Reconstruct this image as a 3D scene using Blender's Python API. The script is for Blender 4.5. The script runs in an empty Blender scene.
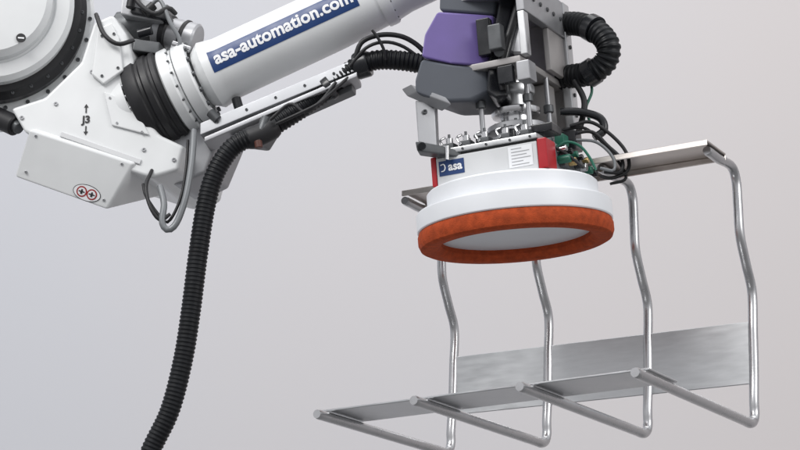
import bpy, bmesh, math, random
from mathutils import Vector, Matrix
random.seed(7)
V=Vector
K=0.0025; Z0=2.4; F=2000.0; PITCH=math.radians(16)
FWD=V((0,math.cos(PITCH),math.sin(PITCH))); UP=V((0,-math.sin(PITCH),math.cos(PITCH))); CAM=-FWD*F
def ray(px,py): return FWD*F+V((px-400,0,0))+UP*(225-py)
def U(px,py,Y):
    d=ray(px,py); return CAM+d*((Y-CAM.y)/d.y)
def W(p): return V((p.x*K,p.y*K,p.z*K+Z0))
scene=bpy.context.scene
# ------------------------------------------------------------ materials
def mat(name,col,rough=0.5,metal=0.0,var=0.06,vscale=8,bump=0.0,bscale=200,coat=0.0,stretch=None,rvar=0.08,spec=0.5,sheen=0):
    m=bpy.data.materials.new(name); m.use_nodes=True; nt=m.node_tree; N=nt.nodes; L=nt.links
    b=N['Principled BSDF']
    tc=N.new('ShaderNodeTexCoord'); mp=N.new('ShaderNodeMapping'); L.new(tc.outputs['Object'],mp.inputs[0])
    if stretch: mp.inputs['Scale'].default_value=stretch
    nz=N.new('ShaderNodeTexNoise'); nz.inputs['Scale'].default_value=vscale; nz.inputs['Detail'].default_value=5
    L.new(mp.outputs[0],nz.inputs['Vector'])
    r=N.new('ShaderNodeMapRange'); r.inputs[1].default_value=0.3; r.inputs[2].default_value=0.7
    r.inputs[3].default_value=1-var; r.inputs[4].default_value=1+var; L.new(nz.outputs['Fac'],r.inputs[0])
    mx=N.new('ShaderNodeVectorMath'); mx.operation='SCALE'; mx.inputs[0].default_value=col; L.new(r.outputs[0],mx.inputs['Scale'])
    L.new(mx.outputs[0],b.inputs['Base Color'])
    r2=N.new('ShaderNodeMapRange'); r2.inputs[1].default_value=0.3; r2.inputs[2].default_value=0.7
    r2.inputs[3].default_value=max(0.02,rough-rvar); r2.inputs[4].default_value=min(1,rough+rvar); L.new(nz.outputs['Fac'],r2.inputs[0])
    L.new(r2.outputs[0],b.inputs['Roughness'])
    b.inputs['Metallic'].default_value=metal; b.inputs['Coat Weight'].default_value=coat; b.inputs['Coat Roughness'].default_value=0.15
    b.inputs['Specular IOR Level'].default_value=spec; b.inputs['Sheen Weight'].default_value=sheen
    if bump>0:
        n2=N.new('ShaderNodeTexNoise'); n2.inputs['Scale'].default_value=bscale; n2.inputs['Detail'].default_value=4
        L.new(mp.outputs[0],n2.inputs['Vector'])
        bp=N.new('ShaderNodeBump'); bp.inputs['Strength'].default_value=bump; bp.inputs['Distance'].default_value=0.002
        L.new(n2.outputs['Fac'],bp.inputs['Height']); L.new(bp.outputs[0],b.inputs['Normal'])
    return m
WHITE=mat('white_paint',(0.78,0.795,0.80),0.36,0,0.05,6,0.03,150,coat=0.25)
WHITE2=mat('off_white_panel',(0.66,0.67,0.68),0.45,0,0.05,9,0.03,150)
PLAST=mat('white_plastic',(0.81,0.83,0.86),0.38,0,0.02,10,0.0)
INNER=mat('grey_white_base',(0.68,0.70,0.73),0.5,0,0.03,12)
BLACK=mat('black_rubber',(0.012,0.012,0.014),0.5,0,0.3,20,0.05,300)
BLACKG=mat('black_gloss',(0.010,0.011,0.014),0.25,0,0.2,20)
HOSE=mat('black_hose_plastic',(0.006,0.007,0.009),0.45,0,0.3,20,spec=0.3)
DGREY=mat('dark_grey_metal',(0.10,0.105,0.11),0.4,0.5,0.15,25,0.05,250)
MGREY=mat('grey_anodised',(0.38,0.385,0.40),0.42,0.6,0.10,15,0.04,250)
BROWNG=mat('warm_grey_plate',(0.36,0.345,0.34),0.45,0.3,0.10,15,0.04,250)
SLATE=mat('slate_cover',(0.095,0.105,0.125),0.5,0.0,0.08,12,0.05,200)
PURPLE=mat('purple_cover',(0.15,0.105,0.33),0.42,0.0,0.10,10,0.04,200,sheen=0.2)
STEEL=mat('stainless_tube',(0.54,0.54,0.55),0.28,1.0,0.06,20,0.0,300,rvar=0.04)
SHEET=mat('brushed_sheet',(0.60,0.61,0.62),0.38,1.0,0.08,14,0.05,300,stretch=(1,1,6),rvar=0.05)
SHELF=mat('brushed_shelf',(0.60,0.56,0.53),0.34,1.0,0.12,12,0.05,300,stretch=(1,1,4),rvar=0.05)
ALU=mat('aluminium',(0.60,0.61,0.62),0.38,0.9,0.08,20,0.03,300)
TRAYM=mat('tray_aluminium',(0.48,0.49,0.51),0.5,0.6,0.08,20,0.03,300)
CHROME=mat('chrome',(0.60,0.60,0.61),0.2,1.0,0.05,30)
BRASS=mat('brass',(0.55,0.40,0.18),0.3,1.0,0.1,30)
ORANGE=mat('orange_foam',(0.43,0.074,0.025),0.88,0,0.22,60,0.9,350,spec=0.15)
RED=mat('red_plastic',(0.42,0.012,0.02),0.35,0,0.06,20)
BLUE=mat('blue_sticker',(0.012,0.045,0.165),0.35,0,0.05,20)
TXT=mat('white_lettering',(0.85,0.86,0.88),0.5,0,0.0,20)
INK=mat('black_ink',(0.02,0.02,0.022),0.5,0,0.0,20)
GREEN=mat('green_fitting',(0.015,0.13,0.085),0.35,0,0.05,20)
GCABLE=mat('grey_cable',(0.20,0.21,0.22),0.45,0.2,0.08,20)
REDINK=mat('sticker_red',(0.35,0.02,0.02),0.4)
RUST=mat('rust_orange_plug',(0.09,0.028,0.018),0.5)
# ------------------------------------------------------------ builder
class B:
    def __init__(s): s.v=[]; s.f=[]; s.m=[]; s.mats=[]
    def mi(s,m):
        if m not in s.mats: s.mats.append(m)
        return s.mats.index(m)
    def add(s,vs,fs,m):
        o=len(s.v); i=s.mi(m); s.v+= [V(p) for p in vs]
        for f in fs: s.f.append([o+k for k in f]); s.m.append(i)
    def bmadd(s,bm,m):
        bmesh.ops.recalc_face_normals(bm,faces=bm.faces)
        bm.verts.index_update()
        s.add([v.co.copy() for v in bm.verts],[[v.index for v in f.verts] for f in bm.faces],m); bm.free()
    def lathe(s,o,ax,prof,m,seg=56,closed=False):
        ax=V(ax).normalized(); t=V((0,0,1)) if abs(ax.z)<0.9 else V((1,0,0))
        a=ax.cross(t).normalized(); b=ax.cross(a)
        bm=bmesh.new(); rings=[]
        for r,h in prof:
            if r<=1e-6: rings.append([bm.verts.new(o+ax*h)])
            else: rings.append([bm.verts.new(o+ax*h+(a*math.cos(2*math.pi*k/seg)+b*math.sin(2*math.pi*k/seg))*r) for k in range(seg)])
        n=len(rings)
        for i in range(n if closed else n-1):
            A,C=rings[i],rings[(i+1)%n]
            for k in range(seg):
                k2=(k+1)%seg
                if len(A)==1 and len(C)==1: continue
                if len(A)==1: bm.faces.new((A[0],C[k],C[k2]))
                elif len(C)==1: bm.faces.new((A[k],C[0],A[k2]))
                else: bm.faces.new((A[k],C[k],C[k2],A[k2]))
        s.bmadd(bm,m)
    def cyl(s,p0,p1,r,m,seg=24,r1=None,ch=None):
        d=p1-p0; L=d.length; r1=r if r1 is None else r1
        c=min(r,r1)*0.12 if ch is None else ch; c=min(c,L*0.3)
        s.lathe(p0,d,[(0,0),(r-c,0),(r,c),(r1,L-c),(r1-c,L),(0,L)],m,seg)
    def prism(s,pts,ext,m,bev=2,seg=2):
        bm=bmesh.new()
        A=[bm.verts.new(p) for p in pts]
        C=[bm.verts.new(p+(ext[i] if isinstance(ext,list) else ext)) for i,p in enumerate(pts)]
        n=len(pts); bm.faces.new(A); bm.faces.new(C[::-1])
        for i in range(n): bm.faces.new((A[i],A[(i+1)%n],C[(i+1)%n],C[i]))
        bmesh.ops.recalc_face_normals(bm,faces=bm.faces)
        if bev>0: bmesh.ops.bevel(bm,geom=bm.edges[:],offset=bev,segments=seg,profile=0.5,affect='EDGES',clamp_overlap=True)
        s.bmadd(bm,m)
    def box(s,M,lo,hi,m,bev=1,seg=2):
        x0,y0,z0=lo; x1,y1,z1=hi
        pts=[M@V(p) for p in ((x0,y0,z0),(x1,y0,z0),(x1,y0,z1),(x0,y0,z1))]
        e=(M@V((x0,y1,z0)))-(M@V((x0,y0,z0)))
        s.prism(pts,e,m,bev,seg)
    def tube(s,pts,r,m,seg=14,step=4,rib=0,ribamp=0.0,cap=True,dens=None):
        if dens:
            q=[pts[0]]
            for i in range(len(pts)-1):
                d=(pts[i+1]-pts[i]).length; n=max(1,int(d/dens))
                for j in range(1,n+1): q.append(pts[i].lerp(pts[i+1],j/n))
            pts=q
        P=[pts[0]*2-pts[1]]+pts+[pts[-1]*2-pts[-2]]; path=[]
        for i in range(1,len(P)-2):
            p0,p1,p2,p3=P[i-1:i+3]; n=max(4,int((p2-p1).length/2)+1)
            for j in range(n):
                t=j/n; path.append(0.5*((2*p1)+(p2-p0)*t+(2*p0-5*p1+4*p2-p3)*t*t+(3*p1-p0-3*p2+p3)*t**3))
        path.append(P[-2])
        cum=[0]
        for i in range(1,len(path)): cum.append(cum[-1]+(path[i]-path[i-1]).length)
        T=cum[-1]
        if rib: step=rib/4.0
        n=max(2,int(T/step)); out=[]; j=0
        for i in range(n+1):
            d=T*i/n
            while j<len(cum)-2 and cum[j+1]<d: j+=1
            out.append(path[j].lerp(path[j+1],(d-cum[j])/max(1e-9,cum[j+1]-cum[j])))
        bm=bmesh.new(); rings=[]; a=None
        for i,p in enumerate(out):
            t=(out[min(i+1,n)]-out[max(i-1,0)]).normalized()
            if a is None:
                a=t.cross(V((0,0,1)) if abs(t.z)<0.9 else V((1,0,0))).normalized()
            a=(a-t*a.dot(t)).normalized(); b=t.cross(a)
            rr=r*(1+(ribamp if i%4 in (0,1) else -ribamp)) if rib else r
            if cap and i in (0,n) and not rib: rr=r*0.86
            rings.append([bm.verts.new(p+(a*math.cos(2*math.pi*k/seg)+b*math.sin(2*math.pi*k/seg))*rr) for k in range(seg)])
        for i in range(n):
            for k in range(seg):
                k2=(k+1)%seg; bm.faces.new((rings[i][k],rings[i+1][k],rings[i+1][k2],rings[i][k2]))
        if cap: bm.faces.new(rings[0][::-1]); bm.faces.new(rings[-1])
        s.bmadd(bm,m)
    def bolt(s,p,ax,r,m,h=None):
        h=h or r*0.9
        s.lathe(p,ax,[(r,-1),(r,h*0.85),(r*0.85,h),(r*0.5,h),(r*0.45,h*0.4),(0,h*0.4)],m,12)
    def done(s,name,parent,label=None,sharp=32,wn=True):
        me=bpy.data.meshes.new(name)
        ws=[W(p) for p in s.v]
        lo=V((min(p.x for p in ws),min(p.y for p in ws),min(p.z for p in ws))); hi=V((max(p.x for p in ws),max(p.y for p in ws),max(p.z for p in ws)))
        c=(lo+hi)/2
        me.from_pydata([p-c for p in ws],[],s.f)
        for m in s.mats: me.materials.append(m)
        for i,p in enumerate(me.polygons): p.material_index=s.m[i]; p.use_smooth=True
        me.update(); me.set_sharp_from_angle(angle=math.radians(sharp))
        ob=bpy.data.objects.new(name,me); scene.collection.objects.link(ob)
        if parent:
            ob.parent=parent; ob.location=c-wl[parent.name]
        else: ob.location=c
        wl[ob.name]=c
        if label: ob['label']=label
        if wn:
            w=ob.modifiers.new('wn','WEIGHTED_NORMAL'); w.keep_sharp=True
        return ob
wl={}
def empty(name,p,label,cat):
    e=bpy.data.objects.new(name,None); e.empty_display_size=0.1; scene.collection.objects.link(e)
    e.location=W(p); wl[e.name]=W(p); e['label']=label; e['category']=cat; return e
def textmesh(s,width,bold=0.02,shear=0,cut=0):
    cu=bpy.data.curves.new('t','FONT'); cu.body=s; cu.offset=bold; cu.size=1; cu.shear=shear; cu.resolution_u=3
    o=bpy.data.objects.new('t',cu); scene.collection.objects.link(o); bpy.context.view_layer.update()
    me=bpy.data.meshes.new_from_object(o.evaluated_get(bpy.context.evaluated_depsgraph_get()))
    bm=bmesh.new(); bm.from_mesh(me)
    x0=min(v.co.x for v in bm.verts); x1=max(v.co.x for v in bm.verts); k=width/(x1-x0)
    for v in bm.verts: v.co=V(((v.co.x-x0)*k,v.co.y*k,0))
    if cut:
        y0=min(v.co.y for v in bm.verts); y1=max(v.co.y for v in bm.verts); y=y0+cut
        while y<y1:
            bmesh.ops.bisect_plane(bm,geom=bm.verts[:]+bm.edges[:]+bm.faces[:],plane_co=(0,y,0),plane_no=(0,1,0)); y+=cut
    bm.verts.index_update()
    r=([v.co.copy() for v in bm.verts],[[v.index for v in f.verts] for f in bm.faces]); bm.free()
    bpy.data.objects.remove(o); return r
def flat(b,tm,o,u,v,m):
    b.add([o+u*p.x+v*p.y for p in tm[0]],tm[1],m)
def one_tube(name,parent,pts,r,m,**k):
    b=B(); b.tube([U(*p) for p in pts],r,m,**k); return b.done(name,parent)

# ============================================================ ROBOT ARM
robot=empty('robot_arm',U(70,120,60),"large white industrial robot arm with blue lettering on its forearm","robot arm")
P0=U(160,99,60); P1=U(440,-31,-4); A=(P1-P0).normalized()
Nn=(-FWD); Nn=(Nn-A*Nn.dot(A)).normalized(); Vv=A.cross(Nn)
if Vv.z<0: Vv=-Vv
def T(t,phi,r): return P0+A*t+(Nn*math.cos(phi)+Vv*math.sin(phi))*r
# forearm
b=B()
b.lathe(P0,A,[(0,50),(30,50),(37,60),(35.5,68),(34,76),(33.5,200),(31,252),(31,258),(28,280),(27,420),(0,420)],WHITE,72)
b.lathe(P0,A,[(28,252),(32.5,252),(33,254),(33,262),(32,264),(28,264)],WHITE,72)
for k in range(16): b.bolt(T(264,2*math.pi*k/16,29.8),A,1.2,DGREY,1)
arm=b.done('forearm',robot)
b=B()
b.lathe(P0,A,[(0,16),(43,16),(46,18),(46,27),(44,29),(42,29),(42,32),(0,32)],WHITE,72)
b.lathe(P0,A,[(30,32.5),(41,32.5),(44,34),(44,46),(42.5,48),(34,48)],WHITE,72)
for k in range(14):
    ph=2*math.pi*k/14+0.12
    b.bolt(T(48,ph,39.6),A,2.7,DGREY,3)
for k in range(18):
    ph=2*math.pi*k/18
    b.bolt(T(29,ph,44),A,1.4,DGREY,1.5)
b.done('forearm_flange',robot)
b=B()
b.lathe(P0,A,[(0,-26),(38,-26),(46,-23),(49,-17),(49.5,-9),(47,-7),(47,-4),(49,-2),(49,4),(47,6),(47,8.5),(48.5,10),(48,14),(44,15.8),(0,15.8)],BLACK,72)
for k in range(20): b.bolt(T(-24,2*math.pi*k/20,42),-A,1.6,MGREY,1.5)
b.done('joint_seal_ring',robot)
b=B(); s1=234; s0=69; ph0,ph1=math.radians(-5),math.radians(34)
def rad(t):
    pr=[(60,37),(68,35.5),(76,34),(200,33.5),(252,31)]
    for i in range(len(pr)-1):
        if pr[i][0]<=t<=pr[i+1][0]: return pr[i][1]+(pr[i+1][1]-pr[i][1])*(t-pr[i][0])/(pr[i+1][0]-pr[i][0])
    return 37 if t<60 else 31
ns,nh=40,14; vs=[];fs=[]
for i in range(ns+1):
    for j in range(nh+1):
        t=s0+(s1-s0)*i/ns; vs.append(T(t,ph0+(ph1-ph0)*j/nh,rad(t)+0.35))
for i in range(ns):
    for j in range(nh): q=i*(nh+1)+j; fs.append((q,q+1,q+nh+2,q+nh+1))
b.add(vs,fs,BLUE)
b2=B(); tm=textmesh('asa-automation.com',156,0.03,0,1.6)
b2.add([T(s0+5+p.x,math.radians(7)+p.y/34.0,rad(s0+5+p.x)+0.75) for p in tm[0]],tm[1],TXT)
lab=b.done('name_sticker',arm,"dark blue sticker with white web address",wn=False)
b2.done('lettering',lab,wn=False)

# elbow casting
b=B()
body=[(10,108),(44,97),(80,62),(93,22),(112,14),(126,34),(134,66),(140,110),(158,134),(184,146),(178,170),(150,178),(104,163),(50,146),(24,132)]
ext=V((34,118,0)); YB=30
b.prism([U(x,y,YB) for x,y in body],ext,WHITE,4,3)
b.lathe(P0,A,[(0,-70),(30,-70),(40,-50),(42,-26),(0,-26)],WHITE,64)
for x,y in ((22,118),(56,104),(92,72),(118,40),(144,150),(174,160),(100,150)):
    b.bolt(U(x,y,YB),V((0,-1,0)),2.2,MGREY,1.5)
b.prism([U(60,137,YB),U(62,132,YB),U(142,160,YB),U(140,165,YB)],V((0,-2,0)),WHITE2,0.6,1)
b.prism([U(98,30,YB),U(112,24,YB),U(120,40,YB),U(124,72,YB),U(104,86,YB),U(92,76,YB)],V((0,-5,0)),WHITE,2,3)
b.prism([U(104,92,YB),U(134,104,YB),U(150,136,YB),U(112,126,YB)],V((0,-3,0)),WHITE,1.5,2)
for x,y in ((102,36),(114,34),(118,68),(102,76)): b.bolt(U(x,y,YB-5),V((0,-1,0)),1.6,DGREY,1.2)
for x,y in ((110,98),(130,106),(142,132),(117,123)): b.bolt(U(x,y,YB-3),V((0,-1,0)),1.3,MGREY,1)
elbow=b.done('elbow_housing',robot)
b=B(); b.cyl(U(-6,116,52),U(16,126,40),11,BLACK,32); b.cyl(U(12,124,42),U(20,128,38),7,DGREY,24)
b.done('cable_gland',robot)
b=B()
lo4=[U(29,129,26),U(134,163,26),U(107,210,46),U(14,177,46)]
b.prism(lo4,V((74,80,46)),WHITE,3,3)
cov=b.done('elbow_cover',robot)
nrm=(lo4[1]-lo4[0]).cross(lo4[2]-lo4[0]).normalized()
if nrm.y>0: nrm=-nrm
u=(lo4[1]-lo4[0]).normalized(); v=nrm.cross(u).normalized()
if v.z<0: v=-v
def onplane(px,py,o,n,l=0.4):
    d=ray(px,py); return CAM+d*((o-CAM).dot(n)/d.dot(n))+n*l
b=B(); c=onplane(87,193,lo4[0],nrm)
def disc(b,c,u,v,rx,ry,m,n=32): b.add([c+u*(rx*math.cos(2*math.pi*k/n))+v*(ry*math.sin(2*math.pi*k/n)) for k in range(n)],[list(range(n))],m)
disc(b,c,u,v,15,8.5,INK); disc(b,c+nrm*0.25,u,v,14.3,7.8,TXT); disc(b,c+nrm*0.5-u*5.5,u,v,5.6,5.6,REDINK); disc(b,c+nrm*0.75-u*5.5,u,v,4.2,4.2,TXT)
disc(b,c+nrm*0.5+u*5.5,u,v,5.6,5.6,REDINK); disc(b,c+nrm*0.75+u*5.5,u,v,4.2,4.2,TXT)
for s_ in (-5.5,5.5):
    q=c+nrm*1.0+u*s_
    b.add([q-u*3.4-v*0.6,q+u*3.4-v*0.6,q+u*3.4+v*0.6,q-u*3.4+v*0.6],[(0,1,2,3)],INK)
    b.add([q-u*1.2-v*2.4+nrm*.2,q+u*1.2-v*2.4+nrm*.2,q+u*0.8+v*2.6+nrm*.2,q-u*0.8+v*2.6+nrm*.2],[(0,1,2,3)],INK)
b.done('warning_sticker',cov,"oval red and white warning sticker",wn=False)
for x,y in ((36,136),(122,164),(26,172),(104,200)):
    b=B(); b.bolt(onplane(x,y,lo4[0],nrm,0),nrm,1.5,MGREY,1); b.done('cover_screw',cov)
# axis mark
b=B(); un=V((1,0,0.05)); vn=V((0,0,1)); YM=YB-0.6
flat(b,textmesh('J3',9,0.04),U(81,123,YM),un,vn,INK)
def arrow(b,c,sg):
    b.add([c+un*-0.7,c+un*0.7,c+un*0.7+vn*6*sg,c+un*-0.7+vn*6*sg],[(0,1,2,3)],INK)
    b.add([c+un*-2.4+vn*6*sg,c+un*2.4+vn*6*sg,c+vn*10*sg],[(0,1,2)],INK)
arrow(b,U(86,113,YM),1); arrow(b,U(86,126,YM),-1)
b.done('axis_mark',elbow,wn=False)

# big joint housing
C=U(-12,8,40); D=V((0.20,-1,-0.06)).normalized()
b=B()
b.lathe(C,D,[(0,-90),(112,-90),(112,-16),(108,-12),(0,-12)],WHITE,96)
t1=D.cross(V((0,0,1))).normalized(); t2=D.cross(t1)
for k in range(28):
    ph=2*math.pi*k/28
    b.bolt(C+D*-12+(t1*math.cos(ph)+t2*math.sin(ph))*107,D,2.2,DGREY,2)
jh=b.done('joint_housing',robot)
b=B(); b.lathe(C,D,[(80,-12),(102,-12),(103,-9),(103,4),(98,8),(96,12),(90,13),(80,13)],BLACK,96)
for k in range(30):
    ph=2*math.pi*k/30
    b.bolt(C+D*8+(t1*math.cos(ph)+t2*math.sin(ph))*98,D,1.8,DGREY,2)
b.done('seal_ring',jh)
b=B(); b.lathe(C,D,[(70,10),(89,10),(89,24),(84,29),(71,30),(69,27),(67,27),(66,36),(60,42),(0,44)],WHITE,96)
b.done('joint_cap',jh)
b=B()
cc=onplane(21,38,C+D*43.6,D,0.3); w1=V((1,0.2,0)).normalized(); w2=V((0,0,1))
disc(b,cc,w1,w2,5,5,INK); b.add([cc+D*0.3+w1*-3.2-w2*0.8,cc+D*0.3+w1*3.2-w2*0.8,cc+D*0.3+w1*3.2+w2*0.8,cc+D*0.3+w1*-3.2+w2*0.8],[(0,1,2,3)],TXT)
b.done('round_badge',jh,wn=False)

# servo motor between joint and forearm
b=B()
b.cyl(U(118,30,75),U(172,22,66),19,DGREY,40)
b.cyl(U(156,30,68),U(198,40,58),17,MGREY,40)
b.cyl(U(164,31,66),U(172,33.5,64),19,BLACK,40)
b.cyl(U(182,36,62),U(188,38,61),18.5,BLACK,40)
b.prism([U(122,-6,40),U(164,4,40),U(162,22,40),U(120,14,40)],V((10,50,0)),MGREY,2)
b.prism([U(132,6,34),U(170,14,34),U(168,20,34),U(130,12,34)],V((4,30,0)),BLACKG,1)
b.cyl(U(144,14,30),U(154,5,30),5,BLACK); b.cyl(U(130,8,32),U(134,-12,32),4.5,BLACK)
b.cyl(U(172,44,32),U(190,50,32),4,CHROME); b.cyl(U(138,34,36),U(152,30,34),5,BLACKG)
b.prism([U(134,38,36),U(160,42,36),U(158,54,36),U(132,50,36)],V((4,26,0)),DGREY,1.5)
b.done('servo_motor',robot)
one_tube('motor_cable',robot,[(132,-14,32),(138,2,24),(154,14,22),(168,8,26),(176,14,34)],2.6,BLACK)
one_tube('motor_cable',robot,[(150,6,30),(160,0,26),(170,22,24),(180,42,26),(172,56,30)],2.2,GCABLE)
one_tube('motor_cable',robot,[(96,14,30),(104,34,20),(118,44,18),(134,40,24)],2.4,BLACK)

b=B()
b.prism([U(160,128,60),U(216,120,60),U(222,132,60),U(205,172,60),U(180,184,60),U(150,182,60)],V((20,60,0)),MGREY,3)
b.prism([U(222,120,40),U(262,104,40),U(268,124,40),U(258,140,40),U(226,136,40)],V((10,40,0)),DGREY,3)
b.cyl(U(236,98,40),U(240,112,40),5,BLACKG); b.cyl(U(210,112,30),U(218,120,30),5,DGREY)
b.done('support_bracket',robot)
b=B()
def chan(x0,y0,x1,y1,h,Y0,Y1,m,dep=26,bev=1):
    b.prism([U(x0,y0,Y0),U(x1,y1,Y1),U(x1,y1+h,Y1),U(x0,y0+h,Y0)],V((4,dep,0)),m,bev)
chan(200,123,357,58,12,34,-6,TRAYM); chan(204,137,357,71.5,5,30,-10,MGREY,34); chan(232,137,352,84,6,40,4,DGREY,16)
for i in range(5):
    f=(i+0.6)/5.4; b.bolt(U(200+157*f,129-65*f,34-40*f),V((0,-1,0)),1.5,DGREY,1.2)
b.done('cable_tray',robot)

# hoses
hp=[(140,480),(152,448),(170,410),(183,360),(191,310),(198,255),(206,205),(216,172),(232,148),(250,137)]
b=B(); b.tube([U(x,y,30-i*2) for i,(x,y) in enumerate(hp)],9.8,HOSE,20,rib=4.2,ribamp=0.04)
b.tube([U(246,140,14),U(262,134,14),U(276,126,16)],11.5,BLACK,20)
b.tube([U(256,142,10),U(262,130,8),U(266,118,10)],5.5,DGREY,14)
b.tube([U(270,128,16),U(296,112,16),U(322,94,14),U(342,78,8),U(358,66,2),U(378,60,-4),U(404,61,-6),U(432,66,-6)],10,HOSE,20,rib=4.4,ribamp=0.045)
b.cyl(U(258,141,2),U(259,148,2),4,RUST)
b.done('cable_hose',robot,"thick black corrugated cable hose")
b=B(); b.lathe(U(362,65,0),(U(378,60,-4)-U(358,66,2)),[(8,-7),(13,-7),(14,-5),(14,6),(13,8),(8,8)],BLACKG,24)
b.done('hose_clamp',robot)
b=B(); b.lathe(U(330,88,10),(U(342,78,8)-U(322,94,14)),[(8,-4),(12.5,-4),(13,-3),(13,3),(12.5,4),(8,4)],BLACKG,24)
b.done('hose_clamp',robot)
for pts,r in (([(270,120,0),(290,104,-6),(305,112,-8),(322,100,-8),(336,82,-8)],1.8),
    ([(276,124,0),(298,114,-8),(318,104,-10),(332,92,-8),(350,76,-6)],1.8),
    ([(355,58,-10),(362,42,-14),(380,35,-14),(400,36,-12),(416,44,-8),(428,56,-4)],2.6),
    ([(350,66,-10),(366,48,-16),(384,42,-16),(402,46,-12),(420,58,-8)],1.8),
    ([(372,30,-24),(378,38,-22),(384,50,-18),(386,60,-14)],1.6)):
    one_tube('loose_cable',robot,pts,r,BLACK)
one_tube('hanging_cable',robot,[(152,170,30),(146,186,18),(150,206,12),(160,220,12),(170,214,14)],2.0,BLACK)
one_tube('hanging_cable',robot,[(194,130,24),(192,160,16),(186,196,12),(177,222,12),(168,230,12),(162,222,12),(164,204,14),(160,186,22)],3.4,GCABLE)
one_tube('hanging_cable',robot,[(188,140,30),(186,170,22),(180,200,18),(168,222,18),(158,214,18),(146,196,24),(143,184,30)],1.6,BLACK)

# wrist (leads from the forearm over to the gripper, above the view)
b=B()
e=P0+A*424
b.cyl(e-A*30,e+A*30,34,WHITE,48)
b.cyl(e+V((10,-36,0)),e+V((10,44,0)),30,WHITE,48)
wp=U(505,-80,10)
b.prism([e+V((0,-18,-22)),wp+V((20,-18,-20)),wp+V((20,-18,24)),e+V((0,-18,24))],V((0,44,0)),WHITE,5,3)
b.cyl(wp+V((6,4,-50)),wp+V((6,4,10)),30,DGREY,40)
b.done('wrist',robot)

# ============================================================ GRIPPER
OG=U(516.5,242.5,0)
grip=empty('vacuum_gripper',OG,"round white vacuum gripper with orange foam sealing ring hanging from robot","gripper")
Mg=Matrix.Translation(OG)@Matrix.Rotation(math.radians(-4.2),4,'Y')@Matrix.Rotation(math.radians(4.0),4,'X')
Mb=Mg@Matrix.Rotation(math.radians(-25),4,'Z')
gz=(Mg.to_3x3()@V((0,0,1))).normalized()
def G(x,y,z): return Mg@V((x,y,z))
def Q(x,y,z): return Mb@V((x,y,z))
b=B(); g0=G(0,0,0)
b.lathe(g0,gz,[(0,10),(80,10),(92,15),(97.0,15),(98,16),(98.2,17),(98.2,32),(97,34),(87,35),(86,36),(86,53),(84,55),(0,55)],PLAST,128)
b.done('suction_body',grip,"white stepped plastic disc")
b=B(); b.lathe(g0,gz,[(76,10),(75,3),(78,-1),(82,-3),(92,-3),(96,-1),(98,4),(98,11),(96.5,14.6),(90,15),(78,14)],ORANGE,128,closed=True)
b.done('sealing_ring',grip,"rough orange-red foam sealing ring")
b=B(); b.lathe(g0,gz,[(0,8.6),(75,8.6),(76,8),(76,9.9),(0,9.9)],INNER,96); 
b.done('base_disc',grip)
b=B()
b.box(Mb,(-55,-60,55.5),(52,60,84),WHITE2,1.2)
b.box(Mb,(-54,-58,84),(51,58,86.5),INK,0)
b.box(Mb,(-56,-61,86.5),(53,61,92),ALU,1.0)
b.box(Mb,(-40,-40,92),(40,40,97),MGREY,1.0)
for bx in (-50,-25,0,25,46): b.bolt(Q(bx,-61,89),-(Q(0,1,0)-Q(0,0,0)),1.3,DGREY,1)
cb=b.done('control_box',grip,"light grey control box with red corners")
b=B(); b.box(Mb,(52.2,-61,55.5),(62,-34,86),RED,1.5); b.done('corner_cap',cb)
b=B(); b.box(Mb,(-61,-60,55.5),(-55.2,60,86),RED,1.5); b.done('corner_cap',cb)
b=B()
ex=(Q(1,0,0)-Q(0,0,0)); ez=(Q(0,0,1)-Q(0,0,0)); ey=Q(0,1,0)-Q(0,0,0)
b.add([Q(-52,-60.4,65),Q(-25,-60.4,65),Q(-25,-60.4,80),Q(-52,-60.4,80)],[(0,1,2,3)],BLUE)
flat(b,textmesh('asa',15,0.03),Q(-42,-60.8,69.5),ex,ez,TXT)
b.tube([Q(-50,-61,76),Q(-46.5,-61,76.5),Q(-45.2,-61,73),Q(-46.5,-61,70),Q(-49.5,-61,69.5)],0.6,TXT,6,1)
b.done('maker_label',cb,"small blue maker label with white letters",wn=False)
b=B()
b.add([Q(22,-60.4,61),Q(47,-60.4,61),Q(47,-60.4,82),Q(22,-60.4,82)],[(0,1,2,3)],TXT)
for k in range(6):
    z=63+k*3.2; l=(18,12,20,16,19,11)[k]; b.add([Q(25,-60.6,z),Q(25+l,-60.6,z),Q(25+l,-60.6,z+0.8),Q(25,-60.6,z+0.8)],[(0,1,2,3)],MGREY)
b.done('rating_plate',cb,wn=False)
b=B()
b.box(Mb,(53,-30,60),(60,58,84),MGREY,1)
b.box(Mb,(60,-22,64),(66,50,78),DGREY,1)
for i,by in enumerate((-24,-8,8,24,40,54)):
    b.cyl(Q(60,by,70),Q(73,by,70),4.2,(GREEN,BRASS,BLACKG,CHROME,GREEN,BLACKG)[i],16)
    b.cyl(Q(60,by,80),Q(70,by,81),3.2,(CHROME,BLACKG,GREEN,BLACKG,BRASS,CHROME)[i],16)
b.box(Mb,(40,-40,97),(62,-12,106),BLACKG,1.5); b.box(Mb,(48,4,92),(58,20,104),GREEN,1.5); b.box(Mb,(48,28,92),(62,50,112),BLACKG,1.5)
b.done('valve_manifold',grip)
for bx in (-48,-30,-10,12,32):
    b=B()
    b.box(Mb,(bx,-58,92),(bx+12,-44,98),DGREY,0.8)
    b.cyl(Q(bx+6,-52,98),Q(bx+6,-52,104),3.6,CHROME,16)
    b.cyl(Q(bx+6,-52,104),Q(bx+6,-52,108),1.4,DGREY,10)
    b.tube([Q(bx,-56,97),Q(bx-3,-54,103),Q(bx+1,-50,106)],1.2,STEEL,8,2)
    b.bolt(Q(bx+2,-58,95),-ey,1.5,CHROME,1.5)
    b.done('toggle_clamp',grip)
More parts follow.
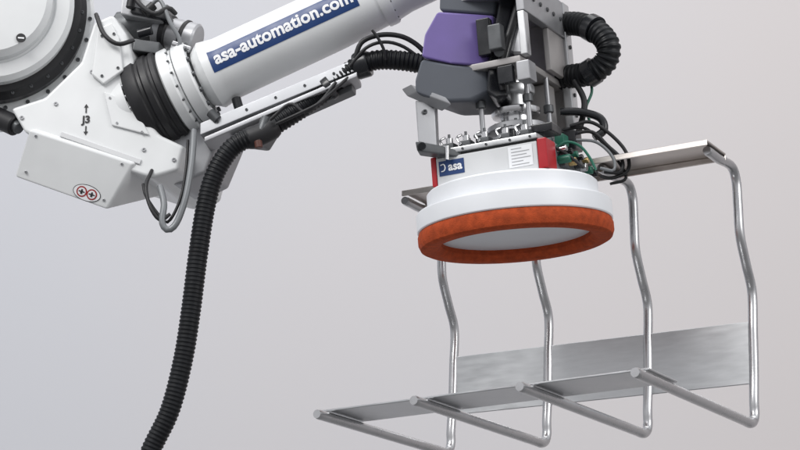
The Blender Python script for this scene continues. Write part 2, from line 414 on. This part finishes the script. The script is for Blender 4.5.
for bx,by in ((-36,-20),(-28,10),(36,-24),(20,-40),(-16,-36)):
    b=B()
    b.cyl(Q(bx,by,97),Q(bx,by,108+random.random()*5),4,random.choice([MGREY,DGREY,BLACKG]),16)
    b.cyl(Q(bx,by,104),Q(bx,by,107),6,MGREY,16)
    b.done('stud_bolt',grip)
b=B(); ax0=Q(10,4,0)
b.lathe(ax0,gz,[(0,97),(34,97),(35,98),(35,103),(34,104),(22,104),(22,112),(30,113),(30,118),(28,119),(14,119)],MGREY,48)
b.lathe(ax0,gz,[(14,119),(16,120),(16,128),(24,129),(25,131),(25,135),(24,136),(13,137)],CHROME,48)
b.lathe(ax0,gz,[(13,137),(13,150),(20,151),(21,153),(21,158),(20,160),(9,161)],ALU,48)
b.lathe(ax0,gz,[(9,161),(9,196),(0,196)],CHROME,32)
b.lathe(ax0,gz,[(0,190),(18,190),(20,192),(20,250),(0,250)],MGREY,40)
for k in range(10):
    a=2*math.pi*k/10; b.bolt(ax0+gz*104+(ex*math.cos(a)+ey*math.sin(a))*28,gz,2,CHROME,2)
    b.bolt(ax0+gz*119+(ex*math.cos(a)+ey*math.sin(a))*22,gz,1.6,DGREY,3)
b.done('drive_shaft',grip)
for (bx,by) in ((-14,-30),(34,-24),(-10,34),(36,30)):
    b=B(); b.cyl(Q(bx,by,97),Q(bx,by,172),2.6,MGREY,16); b.cyl(Q(bx,by,97),Q(bx,by,103),6,DGREY,16); b.cyl(Q(bx,by,134),Q(bx,by,142),5.2,DGREY,16)
    b.done('guide_rod',grip)
b=B()
b.box(Mb,(38,72,108),(48,90,262),ALU,1.5)
b.box(Mb,(38,-46,222),(47,72,262),MGREY,1.5)
b.box(Mb,(-34,-46,170),(38,84,177),BROWNG,1.2)
b.box(Mb,(-34,84,112),(38,90,250),BROWNG,1.5)
b.box(Mb,(38.5,-46,177),(46,-34,222),ALU,1.2)
b.box(Mb,(39,24,177),(45,72,222),BROWNG,1.2)
b.box(Mb,(34,-50,150),(48,-30,170),MGREY,1.5)
b.box(Mb,(-34,-46,244),(38,84,262),MGREY,1.5)
b.box(Mb,(4,40,112),(34,60,168),BROWNG,1.5)
for z in (118,140,162,190,214,240): b.bolt(Q(48,81,z),ex,2.2,DGREY,1.5)
for by in (-38,-18,2,22,40,60): b.bolt(Q(47,by,240),ex,2.4,DGREY,1.5)
b.box(Mb,(10,-58,184),(24,-46,210),DGREY,1.5); b.box(Mb,(14,-50,150),(30,-42,168),BLACKG,1)
b.box(Mb,(-6,-46,184),(8,-36,222),BLACKG,1)
b.done('carrier_frame',grip)
b=B()
b.prism([U(437,11,-60),U(494,15,-44),U(488,66,-44),U(450,63,-56),U(421,57,-62),U(424,34,-62)],V((26,66,6)),PURPLE,3,4)
b.done('sleeve_cover',grip,"purple protective cover")
b=B()
b.prism([U(440,-34,-56),U(500,-34,-42),U(495,14.5,-42),U(439,10.5,-56)],V((26,62,0)),SLATE,3,3)
b.prism([U(421,58,-60),U(450,64,-54),U(488,67,-42),U(490,92,-42),U(470,101,-46),U(440,102,-54),U(415,93,-60),U(414,80,-60)],V((26,62,6)),SLATE,4,3)
b.done('slate_cover',grip,"dark slate grey protective cover")
b=B()
b.prism([U(503,-30,-52),U(524,-30,-46),U(520,8,-46),U(512,44,-46),U(506,66,-46),U(508,96,-46),U(496,98,-50),U(486,92,-52),U(488,62,-52),U(494,30,-52)],V((10,40,0)),BLACKG,3,3)
b.tube([U(521,-10,-50),U(515,14,-54),U(506,44,-56),U(500,66,-54),U(503,90,-50)],3.5,BLACK)
b.cyl(U(499,52,-64),U(499,52,-50),5,DGREY)
b.done('rubber_boot',grip)
b=B()
b.prism([U(401,89,-46),U(411,84,-56),U(446,97,-56),U(436,104,-46)],V((6,0,-8)),MGREY,1)
b.prism([U(415,100,-50),U(435,103,-44),U(437,146,-44),U(418,142,-50)],V((3,12,0)),MGREY,1.5)
b.prism([U(415,141,-58),U(440,145,-52),U(462,151,-46),U(462,157,-46),U(438,154,-52),U(417,151,-58)],V((3,16,0)),DGREY,1.5)
b.cyl(U(422,146,-66),U(422,146,-56),4,BLACKG); b.cyl(U(447,160,-50),U(447,146,-50),2.2,CHROME); b.bolt(U(425,112,-48),V((0,-1,0)),2.4,DGREY,2)
b.done('side_bracket',grip)
b=B()
b.tube([U(562,24,40),U(578,24,26),U(593,29,12),U(604,38,4),U(609,50,2),U(604,64,8),U(590,73,18),U(574,76,30),U(560,78,40)],12,HOSE,20,rib=5,ribamp=0.06)
b.lathe(U(592,28,12),U(604,38,4)-U(578,24,26),[(9,-4),(14.5,-4),(14.5,6),(9,6)],BLACKG,24)
b.lathe(U(592,72,16),U(590,73,18)-U(604,64,8),[(9,-4),(14.5,-4),(14.5,6),(9,6)],BLACKG,24)
b.done('ribbed_hose',grip)
cabs=[([(574,80),(584,100),(582,120),(576,140),(574,156)],20,3.2,BLACK),
([(560,112),(580,112),(600,118),(604,130),(594,138)],10,4.2,BLACKG),
([(570,126),(590,122),(610,134),(626,152),(628,170),(612,178),(600,176)],6,1.9,BLACK),
([(572,134),(592,132),(608,146),(622,160),(620,172),(604,172)],2,1.9,BLACK),
([(575,140),(596,142),(612,156),(614,170),(600,168)],-4,1.6,GCABLE),
([(562,130),(584,128),(602,142),(616,158),(626,178),(610,184)],10,1.6,BLACK),
([(586,70),(592,90),(586,108),(590,122)],26,1.5,GREEN),
([(552,150),(566,142),(580,146),(590,158),(596,170)],-50,1.4,GREEN),
([(548,144),(560,150),(572,158),(584,168)],-56,1.6,BLACK)]
for pts,y,r,m in cabs: one_tube('air_line',grip,[(px,py,y) for px,py in pts],r,m,seg=12,step=3)

# ============================================================ RACK
O4=U(752,424,40)
u=V((-math.cos(math.radians(30)),math.sin(math.radians(30)),0)); w=V((-0.5,-math.cos(math.radians(30)),0)); z=V((0,0,1))
S=115.0; LP=[289,284,275,262]
def RP(px,py):
    d=ray(px,py); q=CAM+d*((O4-CAM).dot(u)/d.dot(u))-O4; return q.dot(w),q.z
def R(uu,ww,zz): return O4+u*uu+w*ww+z*zz
prof=[RP(*p) for p in [(720,160),(731,166),(736,180),(738,206),(740,235),(746,264),(752,292),(753,330),(754,370),(754,400)]]
wv=prof[-1][0]; wt,zt=prof[0]
rack=empty('steel_rack',R(1.5*S,20,0),"stainless steel tube rack with four forward prongs and sheet shelf","rack")
for i in range(4):
    full=[(wt+36,zt),(wt+20,zt)]+[(a,c) for a,c in prof]+[(wv,13),(wv+4,4),(wv+14,0),(wv+30,0),(LP[i],0)]
    full[2]=(wt+4,zt)
    b=B(); b.tube([R(i*S,a,c) for a,c in full],4.9,STEEL,24,3,dens=24)
    b.done('support_tube',rack,wn=False)
b=B()
ztop=zt+5.2
ua,ub=-5,3*S-3
b.prism([R(ua,wt-4,ztop),R(ub,wt-4,ztop),R(ub,wt+46,ztop),R(ua,wt+46,ztop)],z*2.2,SHELF,0.8,2)
b.prism([R(ua,wt-4,ztop),R(ub,wt-4,ztop),R(ub,wt-4,ztop-6),R(ua,wt-4,ztop-6)],w*2,SHELF,0.6,1)
b.prism([R(ua,wt+46,ztop+2.2),R(ub,wt+46,ztop+2.2),R(ub,wt+46,ztop-4),R(ua,wt+46,ztop-4)],w*2,SHELF,0.6,1)
b.done('shelf',rack)
zb0=RP(748,380)[1]; zb1=RP(748,319)[1]
b=B(); b.prism([R(2,wv-7,zb0),R(3*S,wv-7,zb0),R(3*S,wv-7,zb1),R(2,wv-7,zb1)],w*2.0,SHEET,0.6,1); b.done('back_plate',rack)
b=B(); b.prism([R(-4,LP[0]-22,6),R(3*S+10,LP[3]-22,6),R(3*S+10,LP[3]-88,6),R(-4,LP[0]-88,6)],z*2,SHEET,0.6,1)
b.done('front_strip',rack)

# ============================================================ SETTING
wm=bpy.data.materials.new('hall_wall'); wm.use_nodes=True; nt=wm.node_tree; N=nt.nodes; L=nt.links; bs=N['Principled BSDF']
tc=N.new('ShaderNodeTexCoord'); nz=N.new('ShaderNodeTexNoise'); nz.inputs['Scale'].default_value=0.45; nz.inputs['Detail'].default_value=1.5
L.new(tc.outputs['Object'],nz.inputs['Vector'])
sx=N.new('ShaderNodeSeparateXYZ'); L.new(tc.outputs['Object'],sx.inputs[0])
mr=N.new('ShaderNodeMapRange'); mr.inputs[1].default_value=-2.0; mr.inputs[2].default_value=2.2; L.new(sx.outputs[0],mr.inputs[0])
ad=N.new('ShaderNodeMath'); ad.operation='MULTIPLY_ADD'; L.new(nz.outputs['Fac'],ad.inputs[0]); ad.inputs[1].default_value=0.9; 
sb=N.new('ShaderNodeMath'); sb.operation='SUBTRACT'; L.new(mr.outputs[0],sb.inputs[0]); sb.inputs[1].default_value=0.45; L.new(sb.outputs[0],ad.inputs[2])
cr=N.new('ShaderNodeValToRGB'); cr.color_ramp.interpolation='EASE'
cr.color_ramp.elements[0].color=(0.57,0.58,0.615,1); cr.color_ramp.elements[1].color=(0.61,0.58,0.58,1)
L.new(ad.outputs[0],cr.inputs[0]); L.new(cr.outputs[0],bs.inputs['Base Color']); bs.inputs['Roughness'].default_value=0.9; bs.inputs['Specular IOR Level'].default_value=0.1
me=bpy.data.meshes.new('wall'); me.from_pydata([(-14,0,-4),(14,0,-4),(14,0,10),(-14,0,10)],[],[(0,1,2,3)]); me.materials.append(wm)
wo=bpy.data.objects.new('wall',me); wo.location=(0,4.0,4.0); scene.collection.objects.link(wo); wo['kind']='structure'

wd=bpy.data.worlds.new("World"); scene.world=wd; wd.use_nodes=True; N=wd.node_tree.nodes; L=wd.node_tree.links
bg=N['Background']; tc=N.new('ShaderNodeTexCoord'); sx=N.new('ShaderNodeSeparateXYZ'); L.new(tc.outputs['Generated'],sx.inputs[0])
cr=N.new('ShaderNodeValToRGB'); mr=N.new('ShaderNodeMapRange'); mr.inputs[1].default_value=-1; mr.inputs[2].default_value=1; L.new(sx.outputs[2],mr.inputs[0]); L.new(mr.outputs[0],cr.inputs[0])
e=cr.color_ramp.elements; e[0].color=(0.24,0.24,0.25,1); e[1].color=(1.0,1.02,1.06,1)
x=e.new(0.42); x.color=(0.31,0.31,0.315,1); x=e.new(0.58); x.color=(0.75,0.755,0.78,1)
L.new(cr.outputs[0],bg.inputs[0]); bg.inputs[1].default_value=0.9
def area(name,loc,tgt,size,pw,col,sy=0.6):
    l=bpy.data.lights.new(name,'AREA'); l.shape='RECTANGLE'; l.size=size; l.size_y=size*sy; l.energy=pw; l.color=col
    o=bpy.data.objects.new(name,l); scene.collection.objects.link(o); o.location=loc
    o.rotation_euler=(V(tgt)-V(loc)).to_track_quat('-Z','Y').to_euler()
area('key_lamp',(-3.0,-3.5,6.0),(0,0.3,2.4),3.0,190,(1,0.985,0.97))
area('fill_lamp',(4.0,-3.0,4.0),(0.3,0.3,2.2),2.5,65,(1,0.985,0.97))
area('wall_lamp',(0.0,0.2,7.5),(0.3,4.0,3.4),8.0,175,(1,0.99,0.985),0.4)

cam=bpy.data.cameras.new('camera'); co=bpy.data.objects.new('camera',cam); scene.collection.objects.link(co)
cam.sensor_width=36; cam.lens=36*F/800; cam.clip_start=0.05; cam.clip_end=100
co.location=W(CAM); co.rotation_euler=(math.radians(90)+PITCH,0,0); scene.camera=co
scene.view_settings.view_transform='Standard'; scene.view_settings.look='None'; scene.view_settings.exposure=0
